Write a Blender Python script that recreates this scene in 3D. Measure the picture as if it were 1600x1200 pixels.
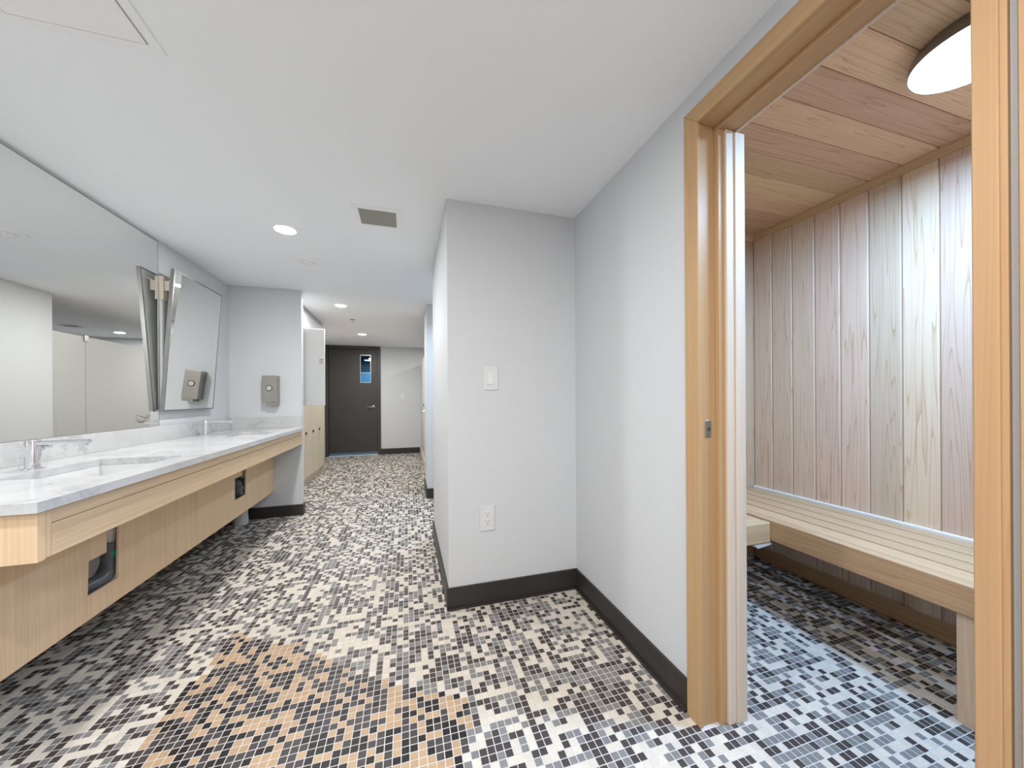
import bpy, bmesh, math, random
import numpy as np
from mathutils import Matrix, Vector

for o in list(bpy.data.objects):
    bpy.data.objects.remove(o, do_unlink=True)
S = bpy.context.scene
C = S.collection
R = math.radians
random.seed(7)

# ------------------------------------------------------------------ camera
F, YAW, ROLL, HY, HC = 552.74, R(16.5752), 0.006018, 622.445, 1.2
cd = bpy.data.cameras.new('camera')
cam = bpy.data.objects.new('camera', cd)
C.objects.link(cam)
cd.sensor_fit = 'HORIZONTAL'
cd.sensor_width = 36.0
cd.lens = F / 1600 * 36
cd.shift_y = (HY - 600) / 1600
cd.clip_start = 0.02
cam.matrix_world = (Matrix.Translation((0, 0, HC)) @ Matrix.Rotation(-YAW, 4, 'Z')
                    @ Matrix.Rotation(R(90), 4, 'X') @ Matrix.Rotation(-ROLL, 4, 'Z'))
S.camera = cam


def px(X, Y, Z):
    c, s = math.cos(YAW), math.sin(YAW)
    xc, zc = c * X - s * Y, s * X + c * Y
    u, v = F * xc / zc, -F * (Z - HC) / zc
    return (800 + math.cos(ROLL) * u + math.sin(ROLL) * v, HY - math.sin(ROLL) * u + math.cos(ROLL) * v)


# ------------------------------------------------------------------ world, exposure
w = bpy.data.worlds.new('world')
S.world = w
w.use_nodes = True
w.node_tree.nodes['Background'].inputs[0].default_value = (0.8, 0.85, 0.9, 1)
w.node_tree.nodes['Background'].inputs[1].default_value = 0.05
S.view_settings.view_transform = 'Standard'
S.view_settings.look = 'None'
S.view_settings.gamma = 1.0
S.view_settings.use_curve_mapping = False
S.view_settings.exposure = 0.22

P_DOWN = 16.8       # watts of each ceiling downlight
P_SAUNA = 54.0      # watts of the sauna lamp
COL_WARM = (0.985, 0.985, 0.98)
COL_COOL = (0.35, 0.615, 1.0)

# ------------------------------------------------------------------ layout constants
XL, XR, XS, XB = -1.6795, 1.028, 0.2237, -1.049
YS, YB, YF, H = 2.038, 4.160, 8.186, 2.34
BH = 0.121
YBACK = -2.6
XSA, YSA, HSA = 2.52, 2.045, 2.41      # sauna back wall, far wall, ceiling


# ------------------------------------------------------------------ materials
def mat(name):
    m = bpy.data.materials.new(name)
    m.use_nodes = True
    nt = m.node_tree
    return m, nt, nt.nodes['Principled BSDF']


def flat(name, col, rough=0.5, metal=0.0, bump=0.0, bscale=60, spec=0.5, vary=0.0):
    m, nt, b = mat(name)
    b.inputs['Base Color'].default_value = (*col, 1)
    b.inputs['Roughness'].default_value = rough
    b.inputs['Metallic'].default_value = metal
    b.inputs['Specular IOR Level'].default_value = spec
    if bump or vary:
        tc = nt.nodes.new('ShaderNodeTexCoord')
        n = nt.nodes.new('ShaderNodeTexNoise')
        n.inputs['Scale'].default_value = bscale
        n.inputs['Detail'].default_value = 4
        nt.links.new(tc.outputs['Object'], n.inputs['Vector'])
        if bump:
            bp = nt.nodes.new('ShaderNodeBump')
            bp.inputs['Strength'].default_value = bump
            bp.inputs['Distance'].default_value = 0.002
            nt.links.new(n.outputs['Fac'], bp.inputs['Height'])
            nt.links.new(bp.outputs['Normal'], b.inputs['Normal'])
        if vary:
            mx = nt.nodes.new('ShaderNodeMix')
            mx.data_type = 'RGBA'
            mx.inputs['A'].default_value = (*[c * (1 - vary) for c in col], 1)
            mx.inputs['B'].default_value = (*[min(1, c * (1 + vary)) for c in col], 1)
            nt.links.new(n.outputs['Fac'], mx.inputs['Factor'])
            nt.links.new(mx.outputs['Result'], b.inputs['Base Color'])
    return m


def wood(name, light, dark, axis, scale=9.0, rings=26.0, contrast=0.5, rough=0.55, tint=0.12, fibre=0.35,
         along=0.07, ringpow=2.0):
    """grain runs along `axis` (0, 1, 2) of the object's own coordinates"""
    m, nt, b = mat(name)
    N, Lk = nt.nodes, nt.links
    tc = N.new('ShaderNodeTexCoord')
    oi = N.new('ShaderNodeObjectInfo')
    rnd = N.new('ShaderNodeMath'); rnd.operation = 'MULTIPLY'; rnd.inputs[1].default_value = 37.0
    Lk.new(oi.outputs['Random'], rnd.inputs[0])
    add = N.new('ShaderNodeVectorMath'); add.operation = 'ADD'
    mp = N.new('ShaderNodeMapping')
    sc = [1.0, 1.0, 1.0]; sc[axis] = along
    mp.inputs['Scale'].default_value = sc
    Lk.new(tc.outputs['Object'], mp.inputs['Vector'])
    Lk.new(mp.outputs['Vector'], add.inputs[0])
    Lk.new(rnd.outputs[0], add.inputs[1])
    n1 = N.new('ShaderNodeTexNoise')
    n1.inputs['Scale'].default_value = scale
    n1.inputs['Detail'].default_value = 1.5
    n1.inputs['Roughness'].default_value = 0.45
    Lk.new(add.outputs[0], n1.inputs['Vector'])
    k = N.new('ShaderNodeMath'); k.operation = 'MULTIPLY'; k.inputs[1].default_value = rings
    Lk.new(n1.outputs['Fac'], k.inputs[0])
    fr = N.new('ShaderNodeMath'); fr.operation = 'FRACT'
    Lk.new(k.outputs[0], fr.inputs[0])
    pw = N.new('ShaderNodeMath'); pw.operation = 'POWER'; pw.inputs[1].default_value = ringpow
    Lk.new(fr.outputs[0], pw.inputs[0])
    mp2 = N.new('ShaderNodeMapping')
    sc2 = [1.0, 1.0, 1.0]; sc2[axis] = 0.012
    mp2.inputs['Scale'].default_value = sc2
    Lk.new(tc.outputs['Object'], mp2.inputs['Vector'])
    add2 = N.new('ShaderNodeVectorMath'); add2.operation = 'ADD'
    Lk.new(mp2.outputs['Vector'], add2.inputs[0]); Lk.new(rnd.outputs[0], add2.inputs[1])
    n2 = N.new('ShaderNodeTexNoise')
    n2.inputs['Scale'].default_value = 140
    n2.inputs['Detail'].default_value = 3
    Lk.new(add2.outputs[0], n2.inputs['Vector'])
    a = N.new('ShaderNodeMath'); a.operation = 'MULTIPLY'; a.inputs[1].default_value = contrast
    Lk.new(pw.outputs[0], a.inputs[0])
    f2 = N.new('ShaderNodeMath'); f2.operation = 'MULTIPLY_ADD'
    f2.inputs[1].default_value = fibre
    Lk.new(n2.outputs['Fac'], f2.inputs[0]); Lk.new(a.outputs[0], f2.inputs[2])
    mx = N.new('ShaderNodeMix'); mx.data_type = 'RGBA'
    mx.inputs['A'].default_value = (*light, 1)
    mx.inputs['B'].default_value = (*dark, 1)
    Lk.new(f2.outputs[0], mx.inputs['Factor'])
    hs = N.new('ShaderNodeHueSaturation')
    mr = N.new('ShaderNodeMapRange')
    mr.inputs['To Min'].default_value = 1 - tint
    mr.inputs['To Max'].default_value = 1 + tint * 0.7
    Lk.new(oi.outputs['Random'], mr.inputs['Value'])
    Lk.new(mr.outputs[0], hs.inputs['Value'])
    s17 = N.new('ShaderNodeMath'); s17.operation = 'MULTIPLY'; s17.inputs[1].default_value = 17.3
    fr2 = N.new('ShaderNodeMath'); fr2.operation = 'FRACT'
    Lk.new(oi.outputs['Random'], s17.inputs[0]); Lk.new(s17.outputs[0], fr2.inputs[0])
    mr2 = N.new('ShaderNodeMapRange')
    mr2.inputs['To Min'].default_value = 0.5 - tint * 0.07
    mr2.inputs['To Max'].default_value = 0.5 + tint * 0.07
    Lk.new(fr2.outputs[0], mr2.inputs['Value'])
    Lk.new(mr2.outputs[0], hs.inputs['Hue'])
    Lk.new(mx.outputs['Result'], hs.inputs['Color'])
    Lk.new(hs.outputs['Color'], b.inputs['Base Color'])
    b.inputs['Roughness'].default_value = rough
    b.inputs['Specular IOR Level'].default_value = 0.3
    bp = N.new('ShaderNodeBump'); bp.inputs['Strength'].default_value = 0.08; bp.inputs['Distance'].default_value = 0.001
    Lk.new(n2.outputs['Fac'], bp.inputs['Height'])
    Lk.new(bp.outputs['Normal'], b.inputs['Normal'])
    return m


def marble(name):
    m, nt, b = mat(name)
    N, Lk = nt.nodes, nt.links
    tc = N.new('ShaderNodeTexCoord')
    n0 = N.new('ShaderNodeTexNoise'); n0.inputs['Scale'].default_value = 2.2; n0.inputs['Detail'].default_value = 5
    Lk.new(tc.outputs['Object'], n0.inputs['Vector'])
    mixv = N.new('ShaderNodeMix'); mixv.data_type = 'RGBA'; mixv.inputs['Factor'].default_value = 0.45
    Lk.new(tc.outputs['Object'], mixv.inputs['A']); Lk.new(n0.outputs['Color'], mixv.inputs['B'])
    n1 = N.new('ShaderNodeTexNoise'); n1.inputs['Scale'].default_value = 3.2; n1.inputs['Detail'].default_value = 6
    n1.inputs['Roughness'].default_value = 0.6
    Lk.new(mixv.outputs['Result'], n1.inputs['Vector'])
    sub = N.new('ShaderNodeMath'); sub.operation = 'SUBTRACT'; sub.inputs[1].default_value = 0.5
    Lk.new(n1.outputs['Fac'], sub.inputs[0])
    ab = N.new('ShaderNodeMath'); ab.operation = 'ABSOLUTE'
    Lk.new(sub.outputs[0], ab.inputs[0])
    rp = N.new('ShaderNodeValToRGB')
    rp.color_ramp.elements[0].position = 0.0
    rp.color_ramp.elements[0].color = (0.42, 0.42, 0.43, 1)
    rp.color_ramp.elements[1].position = 0.035
    rp.color_ramp.elements[1].color = (0.585, 0.585, 0.58, 1)
    Lk.new(ab.outputs[0], rp.inputs['Fac'])
    n2 = N.new('ShaderNodeTexNoise'); n2.inputs['Scale'].default_value = 7; n2.inputs['Detail'].default_value = 6
    Lk.new(mixv.outputs['Result'], n2.inputs['Vector'])
    rp2 = N.new('ShaderNodeValToRGB')
    rp2.color_ramp.elements[0].position = 0.32; rp2.color_ramp.elements[0].color = (0.62, 0.62, 0.63, 1)
    rp2.color_ramp.elements[1].position = 0.52; rp2.color_ramp.elements[1].color = (1, 1, 1, 1)
    Lk.new(n2.outputs['Fac'], rp2.inputs['Fac'])
    n3 = N.new('ShaderNodeTexNoise'); n3.inputs['Scale'].default_value = 1.7; n3.inputs['Detail'].default_value = 3
    Lk.new(tc.outputs['Object'], n3.inputs['Vector'])
    rp3 = N.new('ShaderNodeValToRGB')
    rp3.color_ramp.elements[0].position = 0.42; rp3.color_ramp.elements[0].color = (0, 0, 0, 1)
    rp3.color_ramp.elements[1].position = 0.62; rp3.color_ramp.elements[1].color = (1, 1, 1, 1)
    Lk.new(n3.outputs['Fac'], rp3.inputs['Fac'])
    veins = N.new('ShaderNodeMix'); veins.data_type = 'RGBA'
    veins.inputs['A'].default_value = (0.585, 0.585, 0.58, 1)
    Lk.new(rp3.outputs['Color'], veins.inputs['Factor'])
    Lk.new(rp.outputs['Color'], veins.inputs['B'])
    mul = N.new('ShaderNodeMix'); mul.data_type = 'RGBA'; mul.blend_type = 'MULTIPLY'; mul.inputs['Factor'].default_value = 0.30
    Lk.new(veins.outputs['Result'], mul.inputs['A']); Lk.new(rp2.outputs['Color'], mul.inputs['B'])
    Lk.new(mul.outputs['Result'], b.inputs['Base Color'])
    b.inputs['Roughness'].default_value = 0.16
    return m


def emit(name, col, strength):
    m, nt, b = mat(name)
    b.inputs['Base Color'].default_value = (0.9, 0.9, 0.9, 1)
    b.inputs['Emission Color'].default_value = (*col, 1)
    b.inputs['Emission Strength'].default_value = strength
    return m


def tile_material():
    m, nt, b = mat('mosaic_tile')
    N, Lk = nt.nodes, nt.links
    at = N.new('ShaderNodeAttribute'); at.attribute_name = 'Col'
    n = N.new('ShaderNodeTexNoise'); n.inputs['Scale'].default_value = 90; n.inputs['Detail'].default_value = 3
    geo = N.new('ShaderNodeNewGeometry')
    Lk.new(geo.outputs['Position'], n.inputs['Vector'])
    mr = N.new('ShaderNodeMapRange'); mr.inputs['To Min'].default_value = 0.88; mr.inputs['To Max'].default_value = 1.1
    Lk.new(n.outputs['Fac'], mr.inputs['Value'])
    hs = N.new('ShaderNodeHueSaturation')
    Lk.new(at.outputs['Color'], hs.inputs['Color']); Lk.new(mr.outputs[0], hs.inputs['Value'])
    Lk.new(hs.outputs['Color'], b.inputs['Base Color'])
    b.inputs['Roughness'].default_value = 0.42
    b.inputs['Specular IOR Level'].default_value = 0.25
    return m


M = dict(
    wall=flat('white_wall_paint', (0.625, 0.635, 0.65), 0.6, bump=0.05, bscale=160, spec=0.25),
    ceil=flat('white_ceiling_paint', (0.885, 0.905, 0.93), 0.7, bump=0.04, bscale=120, spec=0.2),
    grout=flat('beige_grout', (0.58, 0.545, 0.51), 0.8, vary=0.12, bscale=14),
    tile=tile_material(),
    base=flat('dark_base', (0.030, 0.026, 0.023), 0.42, vary=0.25, bscale=9),
    door=flat('charcoal_door_paint', (0.046, 0.040, 0.036), 0.45, vary=0.05, bscale=6),
    steel=flat('brushed_steel', (0.37, 0.35, 0.32), 0.34, 1.0, vary=0.05, bscale=40),
    chrome=flat('chrome', (0.80, 0.80, 0.82), 0.08, 1.0),
    mirror=flat('mirror_silver', (0.86, 0.87, 0.855), 0.0, 1.0),
    edge=flat('mirror_edge', (0.30, 0.31, 0.30), 0.3, 0.6),
    frame=flat('mirror_frame_steel', (0.30, 0.30, 0.295), 0.3, 1.0),
    bracket=flat('beige_painted_bracket', (0.68, 0.60, 0.50), 0.5),
    marble=marble('white_marble'),
    ceramic=flat('white_ceramic', (0.68, 0.68, 0.675), 0.12),
    plastic=flat('white_plastic', (0.68, 0.685, 0.69), 0.4),
    plasticshade=flat('white_plastic_rocker', (0.72, 0.725, 0.73), 0.3),
    ceilplastic=flat('white_ceiling_fitting', (0.88, 0.885, 0.885), 0.5),
    slot=flat('dark_slot', (0.06, 0.06, 0.06), 0.6),
    locker=flat('beige_locker_paint', (0.62, 0.54, 0.42), 0.4, vary=0.04, bscale=4),
    lockin=flat('pale_locker_door_inside', (0.66, 0.66, 0.645), 0.4),
    pipe=flat('grey_abs_pipe', (0.085, 0.09, 0.10), 0.35),
    pvc=flat('white_pvc_pipe', (0.72, 0.68, 0.64), 0.4),
    green=flat('green_sticker', (0.0, 0.30, 0.16), 0.5),
    partition=flat('grey_partition_laminate', (0.52, 0.52, 0.505), 0.4),
    grille=flat('grey_grille', (0.36, 0.34, 0.31), 0.5),
    gasket=flat('grey_gasket', (0.33, 0.32, 0.31), 0.9, bump=0.4, bscale=400),
    threshold=flat('aluminium_threshold_cool_lit', (0.62, 0.70, 0.78), 0.35, 0.3),  # pale blue tint carries the cool light leaking under the door
    blackcap=flat('black_lock', (0.012, 0.012, 0.012), 0.4),
    dark=flat('dark_cavity', (0.05, 0.04, 0.03), 0.8),
    veneer_y=wood('ash_veneer_long', (0.77, 0.585, 0.395), (0.54, 0.375, 0.22), 1, 60, 3, 0.25, 0.42, 0.03, 0.75, 0.015),
    veneer_z=wood('ash_veneer_upright', (0.84, 0.62, 0.405), (0.60, 0.41, 0.235), 2, 60, 3, 0.25, 0.42, 0.03, 0.75, 0.015),
    cas_z=wood('fir_casing_upright', (0.52, 0.335, 0.18), (0.38, 0.205, 0.085), 2, 24, 9, 0.22, 0.45, 0.05, 0.40, 0.02),
    cas_y=wood('fir_casing_level', (0.52, 0.335, 0.18), (0.38, 0.205, 0.085), 1, 24, 9, 0.22, 0.45, 0.05, 0.40, 0.02),
    post=wood('pale_cedar_post', (0.72, 0.62, 0.52), (0.52, 0.38, 0.28), 2, 24, 9, 0.22, 0.5, 0.05, 0.45, 0.02),
    cedar_z=wood('cedar_board_upright', (0.68, 0.52, 0.395), (0.40, 0.22, 0.10), 2, 17, 13, 0.55, 0.5, 0.12, 0.36, 0.028, 7.0),
    cedar_x=wood('cedar_board_ceiling', (0.74, 0.49, 0.32), (0.42, 0.22, 0.10), 0, 18, 12, 0.50, 0.5, 0.20, 0.45, 0.03, 6.0),
    bench_y=wood('bench_slat_long', (0.62, 0.425, 0.255), (0.40, 0.235, 0.11), 1, 14, 9, 0.35, 0.5, 0.08, 0.45, 0.03),
    bench_x=wood('bench_slat_cross', (0.66, 0.47, 0.30), (0.46, 0.28, 0.15), 0, 14, 9, 0.35, 0.5, 0.08, 0.45, 0.03),
    bench_z=wood('bench_leg_wood', (0.72, 0.56, 0.42), (0.52, 0.36, 0.22), 2, 14, 9, 0.35, 0.5, 0.08, 0.40, 0.03),
    ledge=wood('bleached_ledge', (0.80, 0.76, 0.70), (0.62, 0.56, 0.48), 1, 14, 9, 0.2, 0.5, 0.04, 0.3, 0.03),
    lamp=emit('downlight_diffuser', (1.0, 0.98, 0.95), 14.0),
    lamp_cool=emit('sauna_lamp_diffuser', (0.72, 0.87, 1.0), 6.0),
    passage_shade=flat('passage_shade_dark_blue', (0.03, 0.07, 0.10), 0.6),  # dimness of the upper passage put into the colour
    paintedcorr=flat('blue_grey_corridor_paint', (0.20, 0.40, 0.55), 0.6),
)
g, nt, b = mat('window_glass')
b.inputs['Base Color'].default_value = (0.75, 0.9, 1.0, 1)
b.inputs['Roughness'].default_value = 0.02
b.inputs['Transmission Weight'].default_value = 1.0
b.inputs['IOR'].default_value = 1.1
M['glass'] = g


# ------------------------------------------------------------------ builders
def wloc(o):
    v = Vector(o.location)
    p = o.parent
    while p:
        v += Vector(p.location)
        p = p.parent
    return v


def tag(o, label=None, cat=None, group=None, kind=None):
    if label: o['label'] = label
    if cat: o['category'] = cat
    if group: o['group'] = group
    if kind: o['kind'] = kind
    return o


def empty(name, loc, label=None, cat=None, group=None, kind=None):
    o = bpy.data.objects.new(name, None)
    o.empty_display_size = 0.05
    C.objects.link(o)
    o.location = loc
    return tag(o, label, cat, group, kind)


def link(name, me, loc, parent=None):
    o = bpy.data.objects.new(name, me)
    C.objects.link(o)
    if parent is not None:
        o.parent = parent
        o.location = Vector(loc) - wloc(parent)
    else:
        o.location = loc
    return o


def from_bm(name, bm, m, parent=None, smooth=False, origin=None):
    """bm in world coordinates; origin moved to the middle of its box"""
    bmesh.ops.recalc_face_normals(bm, faces=bm.faces)
    lo = Vector((min(v.co[i] for v in bm.verts) for i in range(3)))
    hi = Vector((max(v.co[i] for v in bm.verts) for i in range(3)))
    c = Vector(origin) if origin is not None else (lo + hi) / 2
    bmesh.ops.translate(bm, verts=bm.verts, vec=-c)
    me = bpy.data.meshes.new(name)
    bm.to_mesh(me)
    bm.free()
    if isinstance(m, (list, tuple)):
        for q in m: me.materials.append(M[q])
    else:
        me.materials.append(M[m])
    if smooth:
        for p in me.polygons: p.use_smooth = True
        try:
            me.set_sharp_from_angle(angle=R(35))
        except Exception:
            pass
    return link(name, me, c, parent)


def add_box(bm, x0, x1, y0, y1, z0, z1, mi=0):
    vs = [bm.verts.new(p) for p in ((x0, y0, z0), (x1, y0, z0), (x1, y1, z0), (x0, y1, z0),
                                    (x0, y0, z1), (x1, y0, z1), (x1, y1, z1), (x0, y1, z1))]
    fs = []
    for q in ((0, 3, 2, 1), (4, 5, 6, 7), (0, 1, 5, 4), (1, 2, 6, 5), (2, 3, 7, 6), (3, 0, 4, 7)):
        f = bm.faces.new([vs[i] for i in q]); f.material_index = mi; fs.append(f)
    return vs, fs


def box(name, x0, x1, y0, y1, z0, z1, m, parent=None, bevel=0.0, seg=1, origin=None):
    bm = bmesh.new()
    add_box(bm, x0, x1, y0, y1, z0, z1)
    if bevel:
        bmesh.ops.bevel(bm, geom=bm.edges[:], offset=bevel, segments=seg, affect='EDGES', profile=0.5)
    return from_bm(name, bm, m, parent, origin=origin)


def boxes(name, lst, m, parent=None):
    bm = bmesh.new()
    for q in lst: add_box(bm, *q)
    return from_bm(name, bm, m, parent)


def prism(name, pts, axis, a0, a1, m, parent=None, bevel=0.0, holes=None):
    """extrude a 2-D outline along axis; pts are the two other coordinates in order"""
    bm = bmesh.new()

    def P(p, a):
        q = list(p); q.insert(axis, a); return q
    v0 = [bm.verts.new(P(p, a0)) for p in pts]
    v1 = [bm.verts.new(P(p, a1)) for p in pts]
    n = len(pts)
    bm.faces.new(v0); bm.faces.new(v1[::-1])
    for i in range(n):
        bm.faces.new((v0[i], v0[(i + 1) % n], v1[(i + 1) % n], v1[i]))
    if bevel:
        bmesh.ops.recalc_face_normals(bm, faces=bm.faces)
        bmesh.ops.bevel(bm, geom=bm.edges[:], offset=bevel, segments=1, affect='EDGES', profile=0.5)
    return from_bm(name, bm, m, parent)


def add_tube(bm, pts, r, n=20, cap=True):
    """round tube along a polyline; r a number or one per point"""
    pts = [Vector(p) for p in pts]
    rs = r if isinstance(r, (list, tuple)) else [r] * len(pts)
    rings = []
    ref = None
    for i, p in enumerate(pts):
        d = (pts[min(i + 1, len(pts) - 1)] - pts[max(i - 1, 0)]).normalized()
        if ref is None:
            ref = Vector((1, 0, 0)) if abs(d.x) < 0.9 else Vector((0, 1, 0))
        a = (ref - d * ref.dot(d)).normalized()
        ref = a
        bvec = d.cross(a)
        rings.append([bm.verts.new(p + (a * math.cos(2 * math.pi * k / n) + bvec * math.sin(2 * math.pi * k / n)) * rs[i]) for k in range(n)])
    for A, B in zip(rings, rings[1:]):
        for k in range(n):
            bm.faces.new((A[k], A[(k + 1) % n], B[(k + 1) % n], B[k]))
    if cap:
        bm.faces.new(rings[0][::-1]); bm.faces.new(rings[-1])


def tube(name, pts, r, m, parent=None, n=20):
    bm = bmesh.new(); add_tube(bm, pts, r, n)
    return from_bm(name, bm, m, parent, smooth=True)


def lathe(name, prof, c, m, parent=None, n=40, axis='Z'):
    """prof: (radius, height) pairs, turned about axis through c"""
    bm = bmesh.new()
    rings = []
    for r, h in prof:
        ring = []
        for k in range(n):
            a = 2 * math.pi * k / n
            if axis == 'Z': p = (c[0] + r * math.cos(a), c[1] + r * math.sin(a), c[2] + h)
            elif axis == 'Y': p = (c[0] + r * math.cos(a), c[1] + h, c[2] + r * math.sin(a))
            else: p = (c[0] + h, c[1] + r * math.cos(a), c[2] + r * math.sin(a))
            ring.append(bm.verts.new(p))
        rings.append(ring)
    for A, B in zip(rings, rings[1:]):
        for k in range(n):
            bm.faces.new((A[k], A[(k + 1) % n], B[(k + 1) % n], B[k]))
    bm.faces.new(rings[0][::-1]); bm.faces.new(rings[-1])
    return from_bm(name, bm, m, parent, smooth=True)


def struct(o, label, cat=None):
    o['kind'] = 'structure'
    o['label'] = label
    return o


def disk_lamp(name, loc, size, watts, col, parent=None, spread=180):
    ld = bpy.data.lights.new(name, 'AREA')
    ld.shape = 'DISK'
    ld.size = size
    ld.energy = watts
    ld.spread = R(spread)
    ld.color = col
    o = bpy.data.objects.new(name, ld)
    C.objects.link(o)
    if parent is not None:
        o.parent = parent
        o.location = Vector(loc) - wloc(parent)
    else:
        o.location = loc
    return o


# ================================================================== STRUCTURE
# ---- floor with mosaic
T, TW = 0.0281, 0.0248
TX0, TY0 = 0.439, 1.293        # centre of one tile
floor = struct(box('floor', -1.75, 2.70, YBACK - 0.1, 9.6, -0.08, -0.0012, 'grout', origin=(0, 0, 0)),
               'mosaic floor of small cream, grey and dark brown square tiles')
STAIN = [(-0.92, 1.10), (-0.899, 1.643), (-0.897, 1.817), (-0.88, 1.836), (-0.829, 1.876), (-0.879, 1.963), (-0.883, 2.109),
         (-0.846, 2.169), (-0.775, 2.091), (-0.644, 2.011), (-0.516, 1.972), (-0.479, 1.915), (-0.399, 1.859), (-0.295, 1.764),
         (-0.235, 1.675), (-0.1, 1.609), (0.023, 1.536), (0.054, 1.483), (0.167, 1.458), (0.247, 1.386), (0.221, 1.312),
         (0.15, 1.10), (-0.1, 0.9), (-0.6, 0.9)]


def inside(x, y, poly):
    c = False
    n = len(poly)
    for i in range(n):
        x0, y0 = poly[i]; x1, y1 = poly[i - 1]
        if (y0 > y) != (y1 > y) and x < (x1 - x0) * (y - y0) / (y1 - y0) + x0:
            c = not c
    return c


TCOL = [(0.62, 0.55, 0.46), (0.205, 0.195, 0.186), (0.062, 0.049, 0.045),
        (0.46, 0.305, 0.175), (0.062, 0.050, 0.047), (0.020, 0.015, 0.014)]


def walkable(x, y):
    if x < -1.68 or y > 8.30: return False
    if y < YS: 
        if x < XR - 0.004: return True
        if x < 1.17: return 0.34 < y < 1.03
        return x < 2.53 and -0.2 < y
    if y < 3.2: return x < XS
    if y < 4.37: return x < 2.1
    if y < 4.98: return x < 0.235
    return x < 2.1


def floor_tiles():
    rng = random.Random(11)
    i0, i1 = int((-1.69 - TX0) / T), int((2.55 - TX0) / T)
    j0, j1 = int((-0.9 - TY0) / T), int((8.3 - TY0) / T)
    tiles = []
    prev = {}
    for j in range(j0, j1 + 1):
        for i in range(i0, i1 + 1):
            x, y = TX0 + i * T, TY0 + j * T
            if not walkable(x, y): continue
            r = rng.random()
            k = 0 if r < 0.37 else (1 if r < 0.69 else 2)
            if j - 1 in prev and rng.random() < 0.10 and (i in prev[j - 1]): k = prev[j - 1][i]   # short runs down a column
            prev.setdefault(j, {})[i] = k
            if inside(x, y, STAIN): k += 3
            dz = rng.uniform(-0.0003, 0.0002)
            br = rng.uniform(0.92, 1.06)
            tiles.append((x, y, dz, k, br))
    # the 300 that show largest in the photograph

    def shown(x, y):
        zc = math.sin(YAW) * x + math.cos(YAW) * y
        if zc < 0.5: return 0
        u, v = px(x, y, 0)
        if not (4 < u < 1596 and 4 < v < 1130): return 0
        if x > XR - 0.01:
            if not (1166 < u < 1490 and x > 1.2): return 0
        elif x > 0.93 or x < -1.28: return 0
        a = [px(x - T / 2, y, 0), px(x + T / 2, y, 0), px(x, y - T / 2, 0), px(x, y + T / 2, 0)]
        return abs((a[1][0] - a[0][0]) * (a[3][1] - a[2][1]) - (a[1][1] - a[0][1]) * (a[3][0] - a[2][0]))
    order = sorted(range(len(tiles)), key=lambda q: -shown(tiles[q][0], tiles[q][1]))
    single = set(order[:300])
    hw, ins = TW / 2, 0.0012

    def shape(x, y, z):
        a = [(x - hw, y - hw, -0.004), (x + hw, y - hw, -0.004), (x + hw, y + hw, -0.004), (x - hw, y + hw, -0.004)]
        m_ = [(x - hw, y - hw, z - 0.0007), (x + hw, y - hw, z - 0.0007), (x + hw, y + hw, z - 0.0007), (x - hw, y + hw, z - 0.0007)]
        q = hw - ins
        t = [(x - q, y - q, z), (x + q, y - q, z), (x + q, y + q, z), (x - q, y + q, z)]
        return a + m_ + t
    quad = [(8, 9, 10, 11)] + [(4 + k, 4 + (k + 1) % 4, 8 + (k + 1) % 4, 8 + k) for k in range(4)] \
        + [(k, (k + 1) % 4, 4 + (k + 1) % 4, 4 + k) for k in range(4)]

    def set_col(me, cols):
        at = me.color_attributes.new('Col', 'FLOAT_COLOR', 'POINT')
        at.data.foreach_set('color', np.array(cols, dtype=np.float32).ravel())
    verts, faces, cols = [], [], []
    proto = {}
    for q, (x, y, dz, k, br) in enumerate(tiles):
        c = tuple(min(1, v * br) for v in TCOL[k]) + (1.0,)
        if q in single:
            var = int(br * 100) % 3
            if (k, var) not in proto:
                me = bpy.data.meshes.new('tile')
                me.from_pydata(shape(0, 0, 0), [], quad)
                set_col(me, [tuple(v * (0.95 + 0.05 * var) for v in TCOL[k]) + (1.0,)] * 12)
                me.materials.append(M['tile'])
                proto[(k, var)] = me
            o = bpy.data.objects.new('tile', proto[(k, var)])
            C.objects.link(o)
            o.parent = floor
            o.location = (x, y, dz)
            continue
        n = len(verts)
        verts += shape(x, y, dz)
        faces += [tuple(n + v for v in f) for f in quad]
        cols += [c] * 12
    me = bpy.data.meshes.new('mosaic_tiles')
    me.from_pydata(verts, [], faces)
    set_col(me, cols)
    me.materials.append(M['tile'])
    o = link('mosaic_tiles', me, (0, 0, 0), floor)
    o['kind'] = 'stuff'


floor_tiles()

# ---- ceiling
struct(boxes('ceiling', [(-1.79, 1.10, YBACK - 0.1, 2.05, H, H + 0.12), (-1.79, 2.30, 2.05, 8.29, H, H + 0.12)], 'ceil'),
       'flat white painted ceiling with round downlights')

# ---- walls
struct(box('wall_left', -1.79, XL - 0.006, YBACK - 0.1, 8.186, -0.0, H + 0.1, 'wall'), 'white wall behind the vanity and mirrors')
struct(box('wall_left_return', XL - 0.02, XB, YB, 4.225, 0, H, 'wall', bevel=0.002), 'white stub wall at the far end of the vanity')
struct(box('wall_right_return', XS, 1.15, YS, 3.2, 0, H, 'wall', bevel=0.002), 'white projecting wall with the switch and outlet')
JY0, JY1, JZ = 0.385, 1.038, 2.198      # doorway into the sauna
struct(boxes('wall_right', [(XR, 1.15, JY1 + 0.012, YS, 0, H), (XR, 1.15, YBACK, JY0 - 0.012, 0, H),
                            (XR, 1.15, JY0 - 0.012, JY1 + 0.012, JZ + 0.012, H + 0.1)], 'wall'), 'white wall with the sauna doorway')
struct(box('wall_middle', 0.235, 2.2, 4.37, 4.98, 0, H, 'wall', bevel=0.002), 'short white wall between the two side recesses')
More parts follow.
